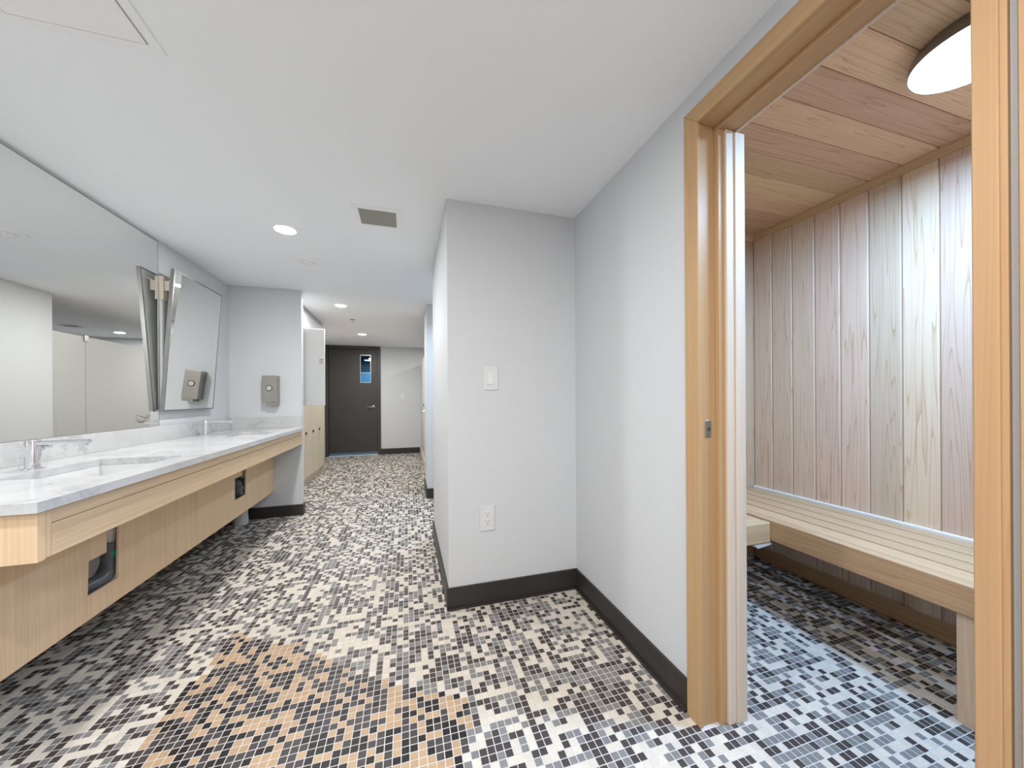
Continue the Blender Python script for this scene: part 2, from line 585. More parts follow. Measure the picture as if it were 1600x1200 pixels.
struct(boxes('wall_recess', [(1.15, 2.2, 3.1, 3.2, 0, H), (2.1, 2.2, 3.2, 8.29, 0, H)], 'wall'), 'white walls of the recesses on the right')
FDX0, FDX1, FDZ = -1.632, -0.540, 2.335
struct(boxes('wall_far', [(-1.79, FDX0 + 0.01, YF, YF + 0.1, 0, H), (FDX1 - 0.01, 2.3, YF, YF + 0.1, 0, H)], 'wall'),
       'white end wall with the charcoal door')
struct(box('wall_back', -1.79, 1.15, YBACK - 0.1, YBACK, 0, H, 'wall'), 'white wall behind the camera')
struct(box('wall_bulkhead', XL - 0.01, -1.21, 4.225, 5.90, 2.045, H, 'wall'), 'white bulkhead above the lockers')
struct(boxes('bulkhead_shadow_lines', [(-1.21, -1.204, 4.225, 5.90, 2.322, 2.328), (-1.21, -1.204, 4.225, 5.90, 2.296, 2.300)], 'grille'),
       'two thin grey strips drawn as shadow lines along the bulkhead')  # grey strips stand in for the shadow gap at the ceiling join

# ---- base skirting
BT = 0.012


def skirting(name, boxlist, label):
    bm = bmesh.new()
    for q in boxlist:
        add_box(bm, *q)
    return struct(from_bm(name, bm, 'base'), label)


skirting('baseboard_right_return', [(XS - BT, XR, YS - BT, YS, 0, BH), (XS - BT, XR, YS - BT - 0.012, YS - BT, 0, 0.012)],
         'dark base on the projecting wall')
skirting('baseboard_right_return_side', [(XS - BT, XS, YS, 3.2, 0, BH)], 'dark base on the side of the projecting wall')
skirting('baseboard_right', [(XR - BT, XR, 1.103, YS - BT, 0, BH), (XR - BT - 0.012, XR - BT, 1.103, YS - BT, 0, 0.012)],
         'dark base along the wall beside the sauna doorway')
skirting('baseboard_left_return', [(XL, XB + BT, YB - BT, YB, 0, 0.112), (XB, XB + BT, YB, 4.225, 0, 0.112)], 'dark base on the stub wall')
skirting('baseboard_middle', [(0.223, 0.235, 4.37 - BT, 4.98, 0, BH), (0.235, 2.1, 4.37 - BT, 4.37, 0, BH)], 'dark base on the short wall')
skirting('baseboard_far', [(FDX1, 0.29, YF - BT, YF, 0, BH)], 'dark base on the end wall')
skirting('baseboard_left', [(XL - 0.006, XL + 0.006, 1.35, YB - BT, 0, 0.112)], 'dark base under the vanity')

# ---- sauna shell: boards are pieces of their wall
PB = 0.1392


def boards_wall(root, rects, m, normal):
    """rects: (x0,x1,y0,y1,z0,z1) boxes; bevelled long edges"""
    cache = {}
    for q in rects:
        dims = (round(q[1] - q[0], 4), round(q[3] - q[2], 4), round(q[5] - q[4], 4))
        if dims not in cache:
            bm = bmesh.new()
            add_box(bm, -dims[0] / 2, dims[0] / 2, -dims[1] / 2, dims[1] / 2, -dims[2] / 2, dims[2] / 2)
            bmesh.ops.bevel(bm, geom=bm.edges[:], offset=0.006, segments=1, affect='EDGES')
            bmesh.ops.recalc_face_normals(bm, faces=bm.faces)
            me = bpy.data.meshes.new('board')
            bm.to_mesh(me); bm.free()
            me.materials.append(M[m])
            cache[dims] = me
        link('board', cache[dims], ((q[0] + q[1]) / 2, (q[2] + q[3]) / 2, (q[4] + q[5]) / 2), root)


ws = struct(box('wall_sauna', XSA + 0.018, XSA + 0.1, -0.25, YSA + 0.1, 0, HSA + 0.1, 'dark'), 'sauna side wall of upright cedar boards')
boards_wall(ws, [(XSA, XSA + 0.018, YSA - (k + 1) * PB + 0.001, YSA - k * PB - 0.001, 0.0, HSA) for k in range(16)], 'cedar_z', 0)
wf = struct(box('wall_sauna_far', 1.15, XSA + 0.1, YSA + 0.018, YSA + 0.1, 0, HSA + 0.1, 'dark'), 'sauna far wall of upright cedar boards')
boards_wall(wf, [(XSA - (k + 1) * PB + 0.001, XSA - k * PB - 0.001 + (0.012 if k == 0 else 0), YSA, YSA + 0.018, 0.0, HSA) for k in range(9)], 'cedar_z', 1)
wn = struct(box('wall_sauna_near', 1.15, XSA + 0.1, -0.33, -0.25, 0, HSA + 0.1, 'dark'), 'sauna near wall of upright cedar boards')
boards_wall(wn, [(XSA - (k + 1) * PB + 0.001, XSA - k * PB - 0.001, -0.25, -0.232, 0.0, HSA) for k in range(9)], 'cedar_z', 1)
wd = struct(boxes('wall_sauna_door', [(1.15, 1.168, JY1, YSA, 0, HSA), (1.15, 1.168, -0.25, JY0, 0, HSA), (1.15, 1.168, JY0, JY1, JZ, HSA)], 'cedar_z'),
            'sauna inner wall around the doorway')
cs = struct(box('ceiling_sauna', 1.10, XSA + 0.1, -0.33, YSA + 0.1, HSA + 0.018, HSA + 0.1, 'dark'), 'sauna ceiling of cedar boards')
boards_wall(cs, [(1.168, XSA, 1.893 - 0.139 * k - 0.139 + 0.001, 1.893 - 0.139 * k - 0.001, HSA, HSA + 0.018) for k in range(-1, 15)], 'cedar_x', 2)
t3 = empty('trim_3', (XSA - 0.01, 1.0, HSA - 0.02), kind='structure')
t3['label'] = 'cedar moulding between sauna ceiling and walls'
prism('moulding', [(XSA, HSA - 0.042), (XSA - 0.008, HSA - 0.042), (XSA - 0.014, HSA - 0.034), (XSA - 0.026, HSA - 0.012), (XSA - 0.028, HSA), (XSA, HSA)],
      1, -0.23, YSA, 'cas_y', t3)
prism('moulding', [(YSA, HSA - 0.042), (YSA - 0.008, HSA - 0.042), (YSA - 0.014, HSA - 0.034), (YSA - 0.026, HSA - 0.012), (YSA - 0.028, HSA), (YSA, HSA)],
      0, 1.17, XSA - 0.02, 'cedar_x', t3)
struct(box('baseboard_sauna', XSA - 0.018, XSA, -0.23, YSA - 0.018, 0.0, 0.095, 'bench_y', bevel=0.003), 'cedar base under the sauna bench')
struct(box('baseboard_sauna_far', 1.17, XSA - 0.018, YSA - 0.018, YSA, 0.0, 0.095, 'bench_x', bevel=0.003), 'cedar base under the side bench')

# ---- sauna door frame
fr = empty('trim_1', (XR, 0.7, 0), kind='structure')
fr['label'] = 'honey coloured wooden frame around the sauna doorway'
CT = 0.016
# mitred casing: upright far side, head, upright near side
prism('casing', [(1.034, 0.0), (1.099, 0.0), (1.099, 2.262), (1.034, 2.196)], 0, XR - CT, XR, 'cas_z', fr, bevel=0.002)
prism('casing', [(1.034, 2.196), (1.099, 2.262), (0.315, 2.262), (0.380, 2.196)], 0, XR - CT, XR, 'cas_y', fr, bevel=0.002)
prism('casing', [(0.356, 0.0), (0.388, 0.0), (0.388, 2.196), (0.356, 2.228)], 0, XR - CT, XR, 'cas_z', fr, bevel=0.002)
jb = box('jamb', XR, 1.122, 1.040, 1.052, 0, JZ + 0.012, 'cas_z', fr, bevel=0.001)
plate = box('strike_plate', 1.047, 1.073, 1.0375, 1.0405, 1.052, 1.115, 'steel', jb, bevel=0.001)
lathe('strike_hole', [(0.008, -0.0008), (0.008, 0.0006)], (1.062, 1.0374, 1.083), 'slot', jb, 20, 'Y')
box('door_stop', 1.095, 1.122, 1.022, 1.040, 0, 2.182, 'cas_z', fr, bevel=0.0015)
box('jamb_head', XR, 1.122, JY0, 1.040, JZ, JZ + 0.012, 'cas_y', fr, bevel=0.001)
box('door_stop', 1.095, 1.168, JY0, 1.040, 2.182, JZ, 'cas_y', fr, bevel=0.0015)
box('head_edge', 1.168, 1.176, JY0, 1.030, 2.176, 2.194, 'post', fr, bevel=0.001)
box('liner_post', 1.122, 1.160, 1.013, 1.050, 0, 2.180, 'post', fr, bevel=0.0015)
box('liner_post', 1.160, 1.205, 1.009, 1.050, 0, 2.174, 'post', fr, bevel=0.0015)
box('jamb', XR, 1.168, JY0 - 0.012, JY0, 0, JZ, 'cas_z', fr, bevel=0.001)
box('hinge_stile', XR - 0.010, XR + 0.004, 0.3475, 0.356, 0, 2.23, 'cas_z', fr)
box('gasket', XR - 0.004, XR, 0.3385, 0.3455, 0, 2.2, 'gasket', fr)

# the sauna door itself, folded back flat along the wall towards the viewer
sd = empty('sauna_door', (XR - 0.02, 0.0, 0.01), 'wooden sauna door folded back against the white wall, at the right edge of the photo', 'door')
box('door_leaf', XR - 0.012, XR - 0.002, -0.30, 0.336, 0.012, 2.18, 'cas_z', sd, bevel=0.0015)
box('door_pull', XR - 0.040, XR - 0.012, -0.26, -0.235, 0.95, 1.25, 'bench_z', sd, bevel=0.006, seg=2)

# ---- far door
d1 = empty('door_1', (-1.09, YF, 0), kind='structure')
d1['label'] = 'charcoal door with narrow vision window at the end of the room'
FW = 0.062
prism('door_frame', [(FDX0, 0), (FDX0 + FW, 0), (FDX0 + FW, FDZ - FW), (FDX1 - FW, FDZ - FW), (FDX1 - FW, 0), (FDX1, 0), (FDX1, FDZ), (FDX0, FDZ)],
      1, YF - 0.02, YF + 0.11, 'door', d1, bevel=0.002)
WX0, WX1, WZ0, WZ1 = -0.950, -0.742, 1.565, 2.145
LX0, LX1, LZ0, LZ1 = FDX0 + FW + 0.004, FDX1 - FW - 0.004, 0.062, FDZ - FW - 0.004
boxes('door_leaf', [(LX0, WX0, YF + 0.03, YF + 0.075, LZ0, LZ1), (WX1, LX1, YF + 0.03, YF + 0.075, LZ0, LZ1),
                    (WX0, WX1, YF + 0.03, YF + 0.075, LZ0, WZ0), (WX0, WX1, YF + 0.03, YF + 0.075, WZ1, LZ1)], 'door', d1)
vw = box('vision_pane', WX0, WX1, YF + 0.05, YF + 0.056, WZ0, WZ1, 'glass', d1)
boxes('glazing_bead', [(WX0 - 0.004, WX0 + 0.006, YF + 0.024, YF + 0.03, WZ0 - 0.012, WZ1 + 0.012), (WX1 - 0.006, WX1 + 0.004, YF + 0.024, YF + 0.03, WZ0 - 0.012, WZ1 + 0.012),
                       (WX0 + 0.006, WX1 - 0.006, YF + 0.024, YF + 0.03, WZ0 - 0.012, WZ0 + 0.006), (WX0 + 0.006, WX1 - 0.006, YF + 0.024, YF + 0.03, WZ1 - 0.006, WZ1 + 0.012)], 'steel', vw)
hd = lathe('door_handle', [(0.034, 0.0), (0.034, -0.008), (0.028, -0.012)], (-0.690, YF + 0.03, 1.035), 'steel', d1, 28, 'Y')
tube('lever', [(-0.690, YF + 0.018, 1.035), (-0.690, YF - 0.03, 1.035), (-0.700, YF - 0.036, 1.035), (-0.80, YF - 0.036, 1.032), (-0.808, YF - 0.03, 1.031)],
     [0.011, 0.011, 0.011, 0.009, 0.008], 'steel', hd, 14)
prism('threshold', [(YF - 0.055, 0.0), (YF + 0.11, 0.0), (YF + 0.11, 0.012), (YF - 0.03, 0.012)], 0, FDX0 + FW, FDX1 - FW, 'threshold', d1)
# the passage beyond that door
struct(boxes('wall_passage', [(-1.9, -0.3, 9.5, 9.6, 0, 1.84), (-1.95, -1.85, YF + 0.1, 9.6, 0, 2.5), (-0.35, -0.25, YF + 0.1, 9.6, 0, 2.5)], 'paintedcorr'),
       'blue painted passage seen through the door window')
struct(boxes('ceiling_passage', [(-1.9, -0.3, 9.5, 9.6, 1.87, 2.5), (-1.95, -0.25, YF + 0.1, 9.6, 2.45, 2.5)], 'passage_shade'), 'upper part of the passage with shade put into its dark colour')
struct(box('trim_4', -1.85, -0.35, 9.48, 9.6, 1.84, 1.87, 'plastic', bevel=0.004), 'white rail seen through the door window')
pl = empty('passage_light', (-0.78, 9.1, 2.18), 'bright tube light seen through the window of the charcoal door', 'lamp')
box('tube', -0.86, -0.70, 9.08, 9.12, 2.16, 2.18, 'lamp', pl, bevel=0.005)
disk_lamp('passage_lamp', (-0.85, 9.0, 2.12), 0.2, 6, (0.5, 0.8, 1.0), pl)

# ================================================================== THINGS
# ---- worktop with two sink cut-outs
ZT, ZU = 0.913, 0.883
SX0, SX1 = -1.45, -1.115
SK = [(1.755, 2.255), (3.235, 3.735)]
top = empty('vanity_countertop', (-1.35, 2.75, ZU), 'long white marble countertop with two sinks along the left wall', 'countertop')


def xfront(y):
    return -1.003 - (y - 1.342) * 0.0089


def countertop():
    xs = [XL, SX0, SX1, 0]
    ys = [1.342, SK[0][0], SK[0][1], SK[1][0], SK[1][1], YB - 0.001]
    bm = bmesh.new()
    vt = {}

    def V(i, j):
        if (i, j) not in vt: vt[(i, j)] = bm.verts.new((xs[i] if i < 3 else xfront(ys[j]), ys[j], ZT))
        return vt[(i, j)]
    fs = []
    for i in range(3):
        for j in range(5):
            if i == 1 and j in (1, 3): continue
            fs.append(bm.faces.new((V(i, j), V(i + 1, j), V(i + 1, j + 1), V(i, j + 1))))
    r = bmesh.ops.extrude_face_region(bm, geom=fs)
    nv = [e for e in r['geom'] if isinstance(e, bmesh.types.BMVert)]
    bmesh.ops.translate(bm, verts=nv, vec=(0, 0, ZU - ZT))
    return from_bm('slab', bm, 'marble', top)


countertop()
box('backsplash', XL, XL + 0.02, 1.342, YB - 0.021, ZT, 1.020, 'marble', top, bevel=0.001)
box('backsplash', XL, XB - 0.004, YB - 0.021, YB - 0.001, ZT, 1.026, 'marble', top, bevel=0.001)


def sink(y0, y1, label):
    s = empty('sink', ((SX0 + SX1) / 2, (y0 + y1) / 2, ZU - 0.13), label, 'sink', 'sinks set under the marble countertop')
    bm = bmesh.new()
    o, d = 0.008, 0.13

    def ring(e, z):
        return [bm.verts.new(p) for p in ((SX0 - e, y0 - e, z), (SX1 + e, y0 - e, z), (SX1 + e, y1 + e, z), (SX0 - e, y1 + e, z))]
    rs = [ring(0.03, ZU - 0.001), ring(-0.001, ZU - 0.001), ring(-0.006, ZU - 0.03), ring(-0.014, ZU - d + 0.02), ring(-0.04, ZU - d), ]
    ro = [ring(0.03, ZU - 0.012), ring(0.012, ZU - 0.03), ring(0.0, ZU - d), ring(-0.03, ZU - d - 0.012)]
    for seq in (rs, ro):
        for A, B in zip(seq, seq[1:]):
            for k in range(4): bm.faces.new((A[k], A[(k + 1) % 4], B[(k + 1) % 4], B[k]))
    for k in range(4): bm.faces.new((rs[0][k], rs[0][(k + 1) % 4], ro[0][(k + 1) % 4], ro[0][k]))
    bm.faces.new(rs[-1]); bm.faces.new(ro[-1])
    from_bm('basin', bm, 'ceramic', s)
    lathe('drain', [(0.024, 0.0), (0.024, 0.003), (0.016, 0.004)], (-1.30, (y0 + y1) / 2, ZU - d), 'chrome', s, 24)


sink(*SK[0], 'rectangular white sink under the nearer faucet, nearest the camera')
sink(*SK[1], 'rectangular white sink under the farther faucet, beside the stub wall')


def faucet(x, y, label):
    f = empty('faucet', (x, y, ZT), label, 'faucet', 'chrome faucets on the marble countertop')
    lathe('base_ring', [(0.034, 0.0), (0.034, 0.004), (0.030, 0.006)], (x, y, ZT), 'chrome', f, 36)
    lathe('body', [(0.0225, 0.005), (0.0225, 0.120), (0.0215, 0.123)], (x, y, ZT), 'chrome', f, 36)
    sp = box('spout', x - 0.012, x + 0.185, y - 0.014, y + 0.014, ZT + 0.103, ZT + 0.119, 'chrome', f, bevel=0.004, seg=2)
    lathe('aerator', [(0.009, 0.0), (0.009, 0.012)], (x + 0.172, y, ZT + 0.093), 'chrome', sp, 20)
    lathe('lever', [(0.010, 0.02), (0.010, 0.032), (0.0135, 0.033), (0.0135, 0.060), (0.006, 0.061), (0.005, 0.082), (0.004, 0.084)],
          (x, y, ZT + 0.085), 'chrome', f, 24, 'Y')
    tube('drain_rod', [(x - 0.028, y - 0.02, ZT), (x - 0.028, y - 0.02, ZT + 0.05), (x - 0.028, y - 0.02, ZT + 0.054)], [0.003, 0.003, 0.006], 'chrome', f, 10)


faucet(-1.512, 2.005, 'chrome faucet with flat spout at the nearer sink')
faucet(-1.575, 3.485, 'chrome faucet with flat spout at the farther sink, below the tilted mirror')

# ---- vanity apron and access panels
va = empty('vanity_cabinet', (-1.25, 2.75, 0.27), 'pale ash wall-hung vanity front with panels below the marble countertop', 'vanity')
AX = -1.040
AZ0, AZ1 = 0.739, ZU


def apron(name, y0, y1, off, th, z0, z1, m):
    a, b2 = xfront(y0) - off, xfront(y1) - off
    return prism(name, [(a - th, y0), (a, y0), (b2, y1), (b2 - th, y1)], 2, z0, z1, m, va, bevel=0.0008)


box('end_panel', XL + 0.002, xfront(1.36) - 0.0140, 1.360, 1.3845, AZ0 - 0.003, AZ1 - 0.001, 'veneer_z', va, bevel=0.0008)
apron('edge_strip', 1.3860, 1.4060, 0.0155, 0.018, AZ0, AZ1 - 0.001, 'veneer_z')
apron('top_rail', 1.4075, YB - 0.001, 0.020, 0.020, 0.8355, AZ1 - 0.001, 'veneer_y')
apron('front_panel', 1.4075, 2.801, 0.0145, 0.019, AZ0, 0.834, 'veneer_y')
apron('front_panel', 2.8035, YB - 0.001, 0.0145, 0.019, AZ0, 0.834, 'veneer_y')
XP, ZP = -1.305, 0.265
PT = 0.009
prism('access_panel', [(1.365, ZP), (2.770, ZP), (2.770, 0.72), (2.136, 0.72), (2.123, 0.368), (1.958, 0.368), (1.964, 0.515), (2.058, 0.515), (2.058, 0.72), (1.365, 0.72)],
      0, XP - PT, XP, 'veneer_z', va)
prism('access_panel', [(2.773, ZP), (YB - 0.001, ZP), (YB - 0.001, 0.72), (3.511, 0.72), (3.502, 0.405), (3.304, 0.405), (3.306, 0.578), (3.430, 0.578), (3.430, 0.72), (2.773, 0.72)],
      0, XP - PT, XP, 'veneer_z', va)
box('back_rail', XL + 0.0, XL + 0.018, 1.365, YB - 0.02, 0.62, ZU - 0.002, 'veneer_y', va)


def trap(y, label, variant):
    t = empty('drain_trap', (-1.42, y, 0.38), label, 'pipe', 'drain traps behind the vanity panels')
    x = -1.352
    tube('tailpiece', [(x, y, 0.738), (x, y, 0.66), (x, y, 0.52)], 0.0185, 'pvc', t)
    tube('slip_nut', [(x, y, 0.590), (x, y, 0.578)], 0.0235, 'pvc', t, 12)
    tube('coupling', [(x, y, 0.532), (x, y, 0.498)], 0.039, 'pipe', t, 12)
    r_ = 0.034
    if variant == 0:
        pts = [(x, y, 0.498), (x, y, 0.460)]
        for k in range(1, 10):
            a = math.pi / 2 * k / 9
            pts.append((x, y - 0.085 * (1 - math.cos(a)), 0.460 - 0.085 * math.sin(a)))
        pts += [(x - 0.02, y - 0.16, 0.374), (x - 0.06, y - 0.20, 0.385), (x - 0.10, y - 0.20, 0.44), (XL + 0.01, y - 0.20, 0.45)]
        p = tube('trap_bend', pts, r_, 'pipe', t)
        bm = bmesh.new()
        cols = []
        for k in range(7):
            a = R(-52 + 62 * k / 6)
            cols.append([bm.verts.new((x + q * math.cos(a), y + q * math.sin(a), z)) for q, z in ((0.0345, 0.468), (0.0345, 0.494), (0.0356, 0.494), (0.0356, 0.468))])
        for A, B in zip(cols, cols[1:]):
            for k in range(4): bm.faces.new((A[k], A[(k + 1) % 4], B[(k + 1) % 4], B[k]))
        bm.faces.new(cols[0]); bm.faces.new(cols[-1][::-1])
        from_bm('sticker', bm, 'green', p)
    else:
        pts = [(x, y, 0.498), (x, y, 0.47)]
        for k in range(1, 13):
            a = math.pi * k / 12
            pts.append((x, y - 0.05 * (1 - math.cos(a)), 0.45 - 0.045 * math.sin(a)))
        for k in range(1, 9):
            a = math.pi / 2 * k / 8
            pts.append((x - 0.05 * (1 - math.cos(a)), y - 0.10, 0.48 + 0.045 * math.sin(a)))
        pts.append((XL + 0.01, y - 0.10, 0.525))
        p = tube('trap_bend', pts, r_, 'pipe', t)
        tube('collar', [(x, y - 0.10, 0.455), (x, y - 0.10, 0.485)], 0.041, 'pipe', t)


trap(2.156, 'grey drain pipe with green sticker in the nearer panel cut-out', 0)
trap(3.572, 'grey drain pipe in the small farther panel cut-out', 1)
lathe('floor_drain_stub', [(0.062, 0.0), (0.064, 0.004), (0.058, 0.10), (0.058, 0.30), (0.05, 0.302)], (-1.545, 4.03, 0.0), 'plastic', None, 40)
tag(bpy.data.objects['floor_drain_stub'], 'white round pipe standing on the floor under the vanity end', 'pipe')

# ---- large wall mirror
wm = empty('wall_mirror', (XL, 1.8, 1.02), 'large frameless wall mirror above the backsplash', 'mirror')
box('mirror_glass', XL - 0.005, XL, 0.62, 3.108, 1.0215, 2.318, 'mirror', wm)
boxes('mirror_edge', [(XL - 0.005, XL + 0.001, 0.62, 3.108, 2.318, 2.324), (XL - 0.005, XL + 0.001, 3.108, 3.111, 1.0215, 2.324)], 'edge', wm)

# ---- tilted mirror on its bracket
tm = empty('tilted_mirror', (XL, 3.41, 1.12), 'steel-framed mirror tilted forward beside the large mirror', 'mirror')
Y0, Y1, ZB0, ZT0 = 3.083, 3.752, 1.124, 2.132
XBO, XTO = -1.640, -1.571
tilt = math.atan2(XTO - XBO, ZT0 - ZB0)
Lm = math.hypot(XTO - XBO, ZT0 - ZB0)
MT = Matrix.Translation((XBO, 0, ZB0)) @ Matrix.Rotation(tilt, 4, 'Y')


def tilted(name, lst, m, parent=tm):
    bm = bmesh.new()
    for q in lst: add_box(bm, *q)
    bmesh.ops.transform(bm, matrix=MT, verts=bm.verts)
    return from_bm(name, bm, m, parent)


fwid, fd = 0.009, 0.022
tilted('frame', [(-fd, 0.001, Y0, Y0 + fwid, 0, Lm), (-fd, 0.001, Y1 - fwid, Y1, 0, Lm),
                 (-fd, 0.001, Y0 + fwid, Y1 - fwid, 0, fwid), (-fd, 0.001, Y0 + fwid, Y1 - fwid, Lm - fwid, Lm)], 'frame')
tilted('mirror_glass', [(-0.006, -0.001, Y0 + fwid, Y1 - fwid, fwid, Lm - fwid)], 'mirror')
tilted('back_panel', [(-0.020, -0.007, Y0 + fwid, Y1 - fwid, fwid, Lm - fwid)], 'lockin')
XW = XL - 0.005
box('wall_channel', XW, XW + 0.018, 3.124, 3.150, 1.13, 1.93, 'ceilplastic', tm, bevel=0.001)
br = box('wall_bracket', XW, XW + 0.030, 3.118, 3.165, 1.92, 2.085, 'bracket', tm, bevel=0.002)
tube('arm', [(XW + 0.02, 3.14, 2.00), (XW + 0.06, 3.14, 2.06), (XTO - 0.022, 3.14, 2.075)], 0.007, 'bracket', br, 10)
box('arm_plate', XW + 0.028, XW + 0.062, 3.128, 3.150, 1.985, 2.055, 'bracket', br, bevel=0.002)
box('bottom_hinge', XW, XBO - 0.012, Y0 + 0.01, Y1 - 0.01, 1.122, 1.136, 'frame', tm, bevel=0.001)

# ---- paper towel dispenser on the stub wall
tdp = empty('towel_dispenser', (-1.308, YB, 1.15), 'stainless towel dispenser on the stub wall above the farther sink', 'dispenser')
box('housing', -1.372, -1.246, 4.055, YB, 1.172, 1.442, 'steel', tdp, bevel=0.003, seg=2)
box('outlet_lip', -1.338, -1.248, 4.062, YB, 1.146, 1.174, 'steel', tdp, bevel=0.002)
rg = lathe('level_ring', [(0.029, 0.0), (0.029, -0.004), (0.022, -0.005)], (-1.309, 4.0555, 1.316), 'slot', tdp, 32, 'Y')
lathe('level_window', [(0.0215, 0.0), (0.0215, -0.0056)], (-1.309, 4.0555, 1.316), 'partition', rg, 32, 'Y')
boxes('pictogram', [(-1.316, -1.314, 4.0543, 4.0552, 1.235, 1.262), (-1.308, -1.306, 4.0543, 4.0552, 1.228, 1.255), (-1.316, -1.306, 4.0543, 4.0552, 1.228, 1.230)], 'edge', tdp)
box('side_lock', -1.2465, -1.2445, 4.09, 4.115, 1.222, 1.232, 'edge', tdp)


# ---- ceiling fittings
def downlight(x, y, label, watts=P_DOWN):
    d = empty('downlight', (x, y, H), label, 'downlight', 'round recessed ceiling downlights')
    lathe('trim_ring', [(0.074, 0.0), (0.073, -0.004), (0.064, -0.006)], (x, y, H), 'ceilplastic', d, 40)
    lathe('diffuser', [(0.063, -0.0055), (0.062, -0.0075)], (x, y, H), 'lamp', d, 40)
    disk_lamp('downlight_lamp', (x, y, H - 0.012), 0.12, watts, COL_WARM, d, 180)


downlight(-0.772, 2.698, 'round downlight nearest the camera, beside the square vent', 20)
downlight(-0.758, 4.696, 'middle downlight of the row, beyond the round speaker', 19)
downlight(-0.740, 6.68, 'farthest downlight of the row, close to the charcoal door', 26)
downlight(-0.772, 0.70, 'downlight overhead outside the photo, above the near end of the vanity')
downlight(0.10, 0.05, 'added fill downlight overhead, unseen, in front of the sauna doorway')  # unseen lamp added as fill for the near walls and floor
downlight(-0.5, -1.3, 'added fill downlight behind the camera', 20)  # added fill light, evens out the room from behind
downlight(0.6, -1.3, 'added fill downlight behind the camera near the right wall', 20)  # second rear lamp, also added only as fill
downlight(1.21, 7.50, 'downlight over the cubicles, seen in the large mirror', 14)
dl = empty('shower_downlight', (1.0, 3.75, H), 'cool downlight in the side recess behind the projecting wall', 'downlight')
lathe('trim_ring', [(0.074, 0.0), (0.073, -0.004), (0.064, -0.006)], (0.7, 3.75, H), 'plastic', dl, 32)
lathe('diffuser', [(0.063, -0.0055), (0.062, -0.0075)], (0.7, 3.75, H), 'lamp', dl, 32)
disk_lamp('shower_lamp', (0.7, 3.75, H - 0.012), 0.12, 14, (0.62, 0.82, 1.0), dl, 150)

sp = empty('ceiling_speaker', (-0.772, 3.25, H), 'round white ceiling disc between the two nearest downlights', 'speaker')
lathe('rim', [(0.103, 0.0), (0.102, -0.006), (0.090, -0.009)], (-0.772, 3.25, H), 'ceilplastic', sp, 48)
lathe('centre_cover', [(0.062, -0.008), (0.060, -0.016), (0.052, -0.018)], (-0.772, 3.25, H), 'ceilplastic', sp, 40)
bm = bmesh.new()
for k in range(10):
    a = 2 * math.pi * k / 10
    add_box(bm, -0.772 + 0.047 * math.cos(a) - 0.007, -0.772 + 0.047 * math.cos(a) + 0.007, 3.25 + 0.047 * math.sin(a) - 0.002, 3.25 + 0.047 * math.sin(a) + 0.002, H - 0.0188, H - 0.0178)
from_bm('slots', bm, 'grille', sp)['kind'] = 'stuff'


def vent(x0, x1, y0, y1, rim, label, n=20, solid=False):
    v = empty('ceiling_vent', ((x0 + x1) / 2, (y0 + y1) / 2, H), label, 'vent', 'square ceiling vents')
    a, b_ = 0.006, H - 0.005
    boxes('vent_frame', [(x0, x1, y0, y0 + rim, b_, H), (x0, x1, y1 - rim, y1, b_, H), (x0, x0 + rim, y0 + rim, y1 - rim, b_, H), (x1 - rim, x1, y0 + rim, y1 - rim, b_, H)], 'ceilplastic', v)
    if solid:
        box('panel', x0 + rim + 0.004, x1 - rim - 0.004, y0 + rim + 0.004, y1 - rim - 0.004, H - 0.008, H - 0.001, 'ceilplastic', v, bevel=0.001)
        box('shadow_gap', x0 + rim, x1 - rim, y0 + rim, y1 - rim, H - 0.0012, H - 0.0002, 'grille', v)
        return
    box('backing', x0 + rim, x1 - rim, y0 + rim, y1 - rim, H - 0.0015, H - 0.0003, 'grille', v)
    wv = (x1 - x0 - 2 * rim) / n
    boxes('louvres', [(x0 + rim + k * wv, x0 + rim + (k + 0.5) * wv, y0 + rim, y1 - rim, H - 0.004, H - 0.001) for k in range(n)], 'grille', v)['kind'] = 'stuff'


vent(-0.307, -0.022, 2.236, 2.500, 0.034, 'square grey ceiling vent in a white frame near the projecting wall')
vent(-1.15, -0.752, 1.044, 1.442, 0.030, 'white ceiling access panel cut by the top edge of the photo', solid=True)
vent(1.36, 1.64, 6.90, 7.15, 0.034, 'ceiling vent over the cubicles, seen in the large mirror')
spk = empty('sprinkler_head', (-0.732, 5.48, H), 'small sprinkler head between the two farther downlights', 'sprinkler')
lathe('escutcheon', [(0.036, 0.0), (0.034, -0.005), (0.012, -0.008)], (-0.732, 5.48, H), 'chrome', spk, 28)
lathe('deflector', [(0.006, -0.007), (0.006, -0.030), (0.016, -0.031), (0.016, -0.034)], (-0.732, 5.48, H), 'chrome', spk, 20)

